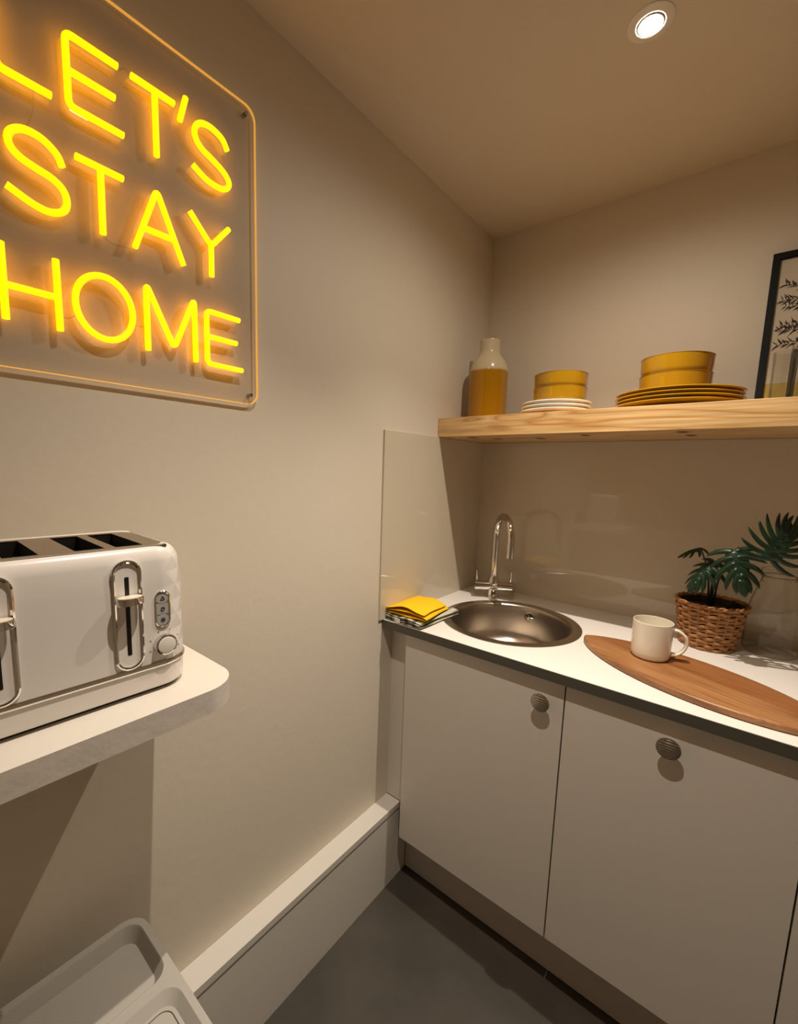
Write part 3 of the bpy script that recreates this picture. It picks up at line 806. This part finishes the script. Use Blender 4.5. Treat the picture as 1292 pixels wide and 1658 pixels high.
# top plate with four open slots running front to back
SLW, SLD = 0.0325, 0.128
cxs = [-0.0788, -0.0338, 0.0338, 0.0788]
b = B()
xs = [-PW/2]
for c in cxs: xs += [c-SLW/2, c+SLW/2]
xs += [PW/2]
zp0, zp1 = 0.1988, 0.2020
yf, yb_ = -PD/2, PD/2
box(b, -PW/2, PW/2, yf, -SLD/2+0.0, zp0, zp1); box(b, -PW/2, PW/2, SLD/2, yb_, zp0, zp1)
for i in range(0, len(xs), 2): box(b, xs[i], xs[i+1], -SLD/2, SLD/2, zp0, zp1)
finish(b, 'top_plate', M_plate_metal, ts, 30)
for c in cxs:
    b = B()
    o_ = [(c-SLW/2, -SLD/2), (c+SLW/2, -SLD/2), (c+SLW/2, SLD/2), (c-SLW/2, SLD/2)]
    loft(b, [[(x, y, 0.2015) for x, y in o_], [(x, y, 0.09) for x, y in o_]], False, True)
    sl = finish(b, 'slot', M_dark, ts, 0)
    b = B()
    for q in (-0.008, 0.008):
        for yy in (-0.04, 0.0, 0.04): tube(b, [(c+q, yy, 0.10), (c+q, yy, 0.186)], 0.0009, 6)
        tube(b, [(c+q, -0.055, 0.184), (c+q, 0.055, 0.184)], 0.0010, 6)
    finish(b, 'bread_guide', M_chrome, sl, 40)
YF = -TD/2
def front_outline(w, h, r, cx, cz): return [(x, z) for x, z in rrect(w, h, r, 10, cx, cz)]
def front_ring(bm, w, h, t, cx, cz, y0, y1):
    """chrome stadium ring standing proud of the front"""
    o1 = front_outline(w, h, w/2, cx, cz); i1 = front_outline(w-2*t, h-2*t, w/2-t, cx, cz); m1 = front_outline(w-t, h-t, (w-t)/2, cx, cz)
    R = [[bm.verts.new((x, y, z)) for x, z in o] for o, y in ((o1, y0), (o1, y1+0.0012), (m1, y1), (i1, y1+0.0012), (i1, y0))]
    for a, c in zip(R, R[1:]): ring_faces(bm, a, c)
def front_plate(bm, w, h, r, cx, cz, y0, y1):
    o = front_outline(w, h, r, cx, cz)
    loft(bm, [[(x, y0, z) for x, z in o], [(x, y1, z) for x, z in o]], True, True)
for s, lx in ((-1, -0.0640), (1, 0.0640)):
    zc = 0.116; hh = 0.146; ww = 0.0345
    b = B(); front_ring(b, ww, hh, 0.0040, lx, zc, YF+0.004, YF-0.0035); lv = finish(b, 'lever_bezel', M_chrome, ts, 40)
    b = B(); front_plate(b, ww-0.006, hh-0.006, (ww-0.006)/2, lx, zc, YF+0.002, YF-0.0006); finish(b, 'lever_plate', M_toaster, lv, 40)
    b = B(); front_plate(b, 0.0050, 0.104, 0.0010, lx, zc-0.001, YF, YF-0.0010); finish(b, 'lever_slot', M_black, lv, 0)
    zk = zc+0.022
    b = B(); box(b, lx-0.0022, lx+0.0022, YF-0.012, YF, zk-0.004, zk+0.002); 
    oo = [(lx+0.0160*math.cos(2*PI*k/32), YF-0.0105+0.0095*math.sin(2*PI*k/32)) for k in range(32)]
    loft(b, [[(x*0.97+lx*0.03, y, zk-0.0045) for x, y in oo], [(x, y, zk-0.0035) for x, y in oo], [(x, y, zk+0.0035) for x, y in oo], [(x*0.95+lx*0.05, y, zk+0.0048) for x, y in oo]], True, True)
    lh = finish(b, 'lever_knob', M_chrome, ts, 40)
    b = B(); o2 = [(lx+0.0140*math.cos(2*PI*k/32), YF-0.0105+0.0078*math.sin(2*PI*k/32)) for k in range(32)]
    loft(b, [[(x, y, zk+0.004) for x, y in o2], [(x, y, zk+0.0054) for x, y in o2]], True, True); finish(b, 'lever_knob_top', M_cream, lh, 40)
    # three buttons and the browning dial outside each lever
    bxx = s*0.1065; bz = 0.116
    b = B(); front_ring(b, 0.0200, 0.0510, 0.0026, bxx, bz, YF+0.006, YF-0.0022); bb = finish(b, 'button_bezel', M_chrome, ts, 40)
    for k in range(3):
        zz = bz+(1-k)*0.0150
        b = B()
        if k == 1: front_plate(b, 0.0150, 0.0142, 0.0008, bxx, zz, YF+0.002, YF-0.0010)
        else: front_plate(b, 0.0150, 0.0148, 0.0062, bxx, zz, YF+0.002, YF-0.0010)
        bt = finish(b, 'button', M_btn, bb, 40)
    b = B(); y_ = YF-0.0013
    def seg(p, q, w=0.0005):
        tube(b, [(p[0], y_, p[1]), (q[0], y_, q[1])], w, 5)
    z1 = bz+0.015; tri = [(bxx-0.0026, z1-0.002), (bxx+0.0026, z1-0.002), (bxx, z1+0.0026)]
    for k in range(3): seg(tri[k], tri[(k+1) % 3])
    tube(b, [(bxx+0.0020*math.cos(2*PI*k/16), y_, bz+0.0024*math.sin(2*PI*k/16)) for k in range(16)], 0.0006, 5, closed=True)
    z3 = bz-0.015
    for k in range(4):
        a = PI*k/4; seg((bxx-0.0030*math.cos(a), z3-0.0030*math.sin(a)), (bxx+0.0030*math.cos(a), z3+0.0030*math.sin(a)))
    lathe(b, [(0.0017, 0), (0.0017, 0.0006), (0, 0.0006)], 12, c=(bxx, y_+0.0003, z3), M=Matrix.Rotation(PI/2, 4, 'X'))
    finish(b, 'button_icons', M_icon, bb, 0)
    dz = 0.0665; MR = Matrix.Translation((bxx+s*0.001, YF, dz)) @ Matrix.Rotation(PI/2, 4, 'X')
    b = B(); lathe(b, [(0.0145, -0.006), (0.0145, 0.006), (0.0138, 0.008), (0.0120, 0.0086), (0.0116, 0.0076)], 40, M=MR); dl = finish(b, 'dial', M_chrome, ts, 40)
    b = B(); lathe(b, [(0.0117, 0.0070), (0.0115, 0.0090), (0.0100, 0.0098), (0, 0.0100)], 40, M=MR); finish(b, 'dial_cap', M_white, dl, 40)
    b = B()
    for k in range(6):
        a = math.radians(-20+44*k); lathe(b, [(0.0008, 0.0), (0.0008, 0.0005), (0, 0.0005)], 8, c=(bxx+s*0.001+0.0195*math.cos(a), YF, dz+0.0195*math.sin(a)), M=Matrix.Rotation(PI/2, 4, 'X'))
    finish(b, 'dial_marks', M_icon, ts, 0)

# two-compartment bin under the shelf
bn = thing('recycling_bin', 'light grey plastic two-compartment bin under the toaster shelf', 'bin', (0.060, -1.363, 0.0))
BX, BY, BH = 0.315, 0.40, 0.56
def bring(x0, x1, y0, y1, r, z): return [(x, y, z) for x, y in rrect(x1-x0, y1-y0, r, 7, (x0+x1)/2, (y0+y1)/2)]
b = B()
loft(b, [bring(0.022, BX-0.022, -BY+0.022, -0.022, 0.03, 0.0), bring(0.006, BX-0.006, -BY+0.006, -0.006, 0.032, BH-0.030)], True, True)
finish(b, 'body', M_bin, bn, 40)
# rim: outer wall + flat deck built as four rails and a divider around the two wells
HX = [(0.012, 0.141), (0.158, 0.303)]
y0w, y1w = -BY+0.012, -0.011
b = B()
loft(b, [bring(0.004, BX-0.004, -BY+0.004, -0.004, 0.034, BH-0.032), bring(0.0, BX, -BY, 0.0, 0.036, BH-0.030), bring(0.0, BX, -BY, 0.0, 0.036, BH-0.003), bring(0.002, BX-0.002, -BY+0.002, -0.002, 0.034, BH-0.0005)], False, False)
finish(b, 'rim', M_bin, bn, 40)
for i, (hx0, hx1) in enumerate(HX):
    b = B()
    lo = 0.0 if i == 0 else (HX[0][1]+HX[1][0])/2; hi = (HX[0][1]+HX[1][0])/2 if i == 0 else BX
    # flat deck from the rim to the well edge, then sloping sides and the sunken floor
    well = bring(hx0, hx1, y0w, y1w, 0.026, BH)
    well_in = bring(hx0+0.002, hx1-0.002, y0w+0.002, y1w-0.002, 0.024, BH-0.002)
    fl_ = bring(hx0+0.012, hx1-0.012, y0w+0.012, y1w-0.012, 0.020, BH-0.022 if i == 0 else BH-0.014)
    outer = []
    for (x, y, z) in well:
        tx = lo+0.001 if x < (hx0+hx1)/2 else hi-0.001
        ty = -BY+0.001 if y < -BY/2 else -0.001
        outer.append((x, y, z))
    n = len(well)
    oc = rrect(hi-lo-0.002, BY-0.002, 0.034 if True else 0.0, 7, (lo+hi)/2, -BY/2)
    oc3 = []
    for (x, y) in oc:
        # keep the inner (divider) side square so both decks meet
        if i == 0 and x > (lo+hi)/2: x = hi
        if i == 1 and x < (lo+hi)/2: x = lo
        oc3.append((x, y, BH-0.0003))
    loft(b, [oc3, well, well_in, fl_], False, True)
    wl = finish(b, 'lid_tray', M_bin, bn, 40)
    if i == 1:
        b = B(); o1 = rrect(hx1-hx0-0.036, y1w-y0w-0.036, 0.016, 7, (hx0+hx1)/2, (y0w+y1w)/2)
        tube(b, [(x, y, BH-0.0138) for x, y in o1], 0.0007, 5, closed=True); 
        tube(b, [(hx0+0.022, -0.085, BH-0.0138), (hx0+0.022, -0.30, BH-0.0138)], 0.0006, 5)
        finish(b, 'lid_outline', M_binline, wl, 0)

# ------------------------------------------------------------------ neon sign
SX = 0.006
sg = thing('neon_sign', "yellow neon sign reading LET'S STAY HOME on a clear panel on the left wall", 'neon sign', (0, 0, 0))
SY0, SY1, SZ0, SZ1 = -1.5439, -1.0675, 1.5045, 2.0736
def sign_outline(inset=0.0, r=0.024):
    return rrect(SY1-SY0-2*inset, SZ1-SZ0-2*inset, r-inset*0.5, 8, (SY0+SY1)/2, (SZ0+SZ1)/2)
b = B(); o = sign_outline(0.0008)
loft(b, [[(SX+0.0002, y, z) for y, z in o], [(SX+0.005, y, z) for y, z in o]], True, True)
finish(b, 'acrylic_panel', M_acrylic, sg, 0)
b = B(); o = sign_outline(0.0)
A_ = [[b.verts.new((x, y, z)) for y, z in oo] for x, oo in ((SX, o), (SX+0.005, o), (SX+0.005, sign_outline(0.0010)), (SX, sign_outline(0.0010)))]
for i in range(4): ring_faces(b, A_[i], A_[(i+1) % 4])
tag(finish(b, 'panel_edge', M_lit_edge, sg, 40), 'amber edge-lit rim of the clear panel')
LET = {
 'L': [[(-1.4692, 1.9844), (-1.4692, 1.8891), (-1.4095, 1.8891)]],
 'E': [[(-1.3203, 1.9839), (-1.3885, 1.9839), (-1.3885, 1.8893), (-1.3157, 1.8893)], [(-1.3885, 1.9360), (-1.3260, 1.9365)]],
 'T': [[(-1.3008, 1.9839), (-1.2329, 1.9839)], [(-1.2648, 1.9839), (-1.2650, 1.8861)]],
 'A1': [[(-1.2123, 2.0054), (-1.2236, 1.9643)]],
 'S': [('c', [(-1.1341, 1.9633), (-1.1437, 1.9777), (-1.1644, 1.9848), (-1.1844, 1.9818), (-1.1956, 1.9703), (-1.1969, 1.9551), (-1.1856, 1.9411), (-1.1632, 1.9324), (-1.1416, 1.9221), (-1.1313, 1.9092), (-1.1359, 1.8974), (-1.1498, 1.8912), (-1.1725, 1.8922), (-1.1907, 1.8991), (-1.2022, 1.9056)])],
 'S2': [('c', [(-1.4015, 1.8010), (-1.4078, 1.8149), (-1.4241, 1.8258), (-1.4429, 1.8270), (-1.4568, 1.8196), (-1.4624, 1.8084), (-1.4600, 1.7968), (-1.4498, 1.7884), (-1.4338, 1.7835), (-1.4148, 1.7789), (-1.4026, 1.7701), (-1.3982, 1.7573), (-1.4002, 1.7450), (-1.4084, 1.7361), (-1.4225, 1.7317), (-1.4393, 1.7341), (-1.4551, 1.7402), (-1.4681, 1.7459)])],
 'T2': [[(-1.3840, 1.8247), (-1.3193, 1.8247)], [(-1.3512, 1.8247), (-1.3520, 1.7299)]],
 'A': [[(-1.3055, 1.7286), (-1.2672, 1.8325), (-1.2244, 1.7289)], [(-1.2909, 1.7645), (-1.2404, 1.7650)]],
 'Y': [[(-1.2103, 1.8256), (-1.1704, 1.7825), (-1.1337, 1.8264)], [(-1.1704, 1.7825), (-1.1706, 1.7288)]],
 'H': [[(-1.4793, 1.6692), (-1.4795, 1.5689)], [(-1.4171, 1.6687), (-1.4166, 1.5688)], [(-1.4793, 1.6151), (-1.4171, 1.6156)]],
 'O': [('o', [(-1.3543+0.0407*math.cos(2*PI*k/40), 1.6187+0.0476*math.sin(2*PI*k/40)) for k in range(40)])],
 'M': [[(-1.2910, 1.5688), (-1.2905, 1.6769), (-1.2456, 1.5821), (-1.2065, 1.6769), (-1.2060, 1.5665)]],
 'E2': [[(-1.1136, 1.6645), (-1.1829, 1.6645), (-1.1829, 1.5685), (-1.1080, 1.5685)], [(-1.1829, 1.6187), (-1.1201, 1.6187)]],
}
for key, strokes in LET.items():
    b = B()
    for st in strokes:
        if isinstance(st, tuple):
            kind, pts = st
            pts = [(0.0165, y, z) for y, z in pts]
            if kind == 'c': tube(b, catmull(pts, 5), 0.0046, 12, squash=(1.15, 1.0), up=(1, 0, 0))
            else: tube(b, pts, 0.0046, 12, closed=True, squash=(1.15, 1.0), up=(1, 0, 0))
        else:
            pts = [(0.0165, y, z) for y, z in st]
            if len(pts) > 2: pts = fillet(pts, 0.010 if key != 'M' else 0.011, 6)
            tube(b, pts, 0.0046, 12, squash=(1.15, 1.0), up=(1, 0, 0))
    finish(b, 'letter_tube', M_neon, sg, 60)
for (y, z) in ((-1.0885, 2.0557), (-1.0844, 1.5239), (-1.5235, 2.0557), (-1.5235, 1.5239)):
    b = B(); MX = Matrix.Translation((0, y, z)) @ Matrix.Rotation(PI/2, 4, 'Y')
    lathe(b, [(0.0038, 0.0005), (0.0038, SX+0.0005)], 16, M=MX); lathe(b, [(0.0040, SX+0.0052), (0.0036, SX+0.0068), (0, SX+0.0070)], 16, M=MX)
    finish(b, 'screw', M_knob, sg, 40)
M_wire = thin_glass('clear_wire', (0.93, 0.92, 0.9, 1), 1.45, 1.0)
for pts in ([(-1.3157, 1.9839), (-1.3085, 1.9901), (-1.3008, 1.9849)], [(-1.4300, 1.8881), (-1.4311, 1.8592), (-1.4429, 1.8263)], [(-1.3520, 1.7294), (-1.3363, 1.7222), (-1.3055, 1.7263)], [(-1.4166, 1.5914), (-1.4053, 1.5903), (-1.3929, 1.5986)], [(-1.3136, 1.6089), (-1.3023, 1.6048), (-1.2909, 1.6099)]):
    b = B(); tube(b, catmull([(0.0125, y, z) for y, z in pts], 5), 0.0010, 6); finish(b, 'link_wire', M_wire, sg, 60)

# ------------------------------------------------------------------ ceiling downlights
def downlight(x, y, spill, label):
    t = thing('ceiling_downlight', label, 'downlight', (x, y, CEIL), 0, 'recessed downlights in the ceiling')
    b = B(); lathe(b, [(0.0415, 0.0), (0.0410, -0.0016), (0.036, -0.0040), (0.0270, -0.0046), (0.0250, -0.0030), (0.0245, 0.0)], 56); finish(b, 'bezel', M_white, t, 40)
    b = B(); lathe(b, [(0.0250, -0.0040), (0.0235, -0.0058), (0.0215, -0.0058)], 48); finish(b, 'retaining_ring', M_chrome, t, 40)
    b = B(); lathe(b, [(0.0216, -0.0050), (0.015, -0.0062), (0.0, -0.0066)], 40); finish(b, 'bulb_lens', M_bulb, t, 60)
    for nm, pw, an in (('downlight_beam', BEAM_POWER, BEAM_ANGLE), ('downlight_spill', spill, SPILL_ANGLE)):
        ld = bpy.data.lights.new(nm, 'SPOT'); ld.energy = pw; ld.color = LAMP_COLOR
        ld.spot_size = math.radians(an); ld.spot_blend = 1.0; ld.shadow_soft_size = 0.007
        lo = bpy.data.objects.new(nm, ld); COL.objects.link(lo); lo.parent = t; lo.location = (0, -0.029, -0.016)
    return t
downlight(*LAMPS[0], SPILL_POWER[0], 'round recessed ceiling downlight in view above the worktop')
downlight(*LAMPS[1], SPILL_POWER[1], 'round recessed ceiling downlight just beyond the top of the photo')
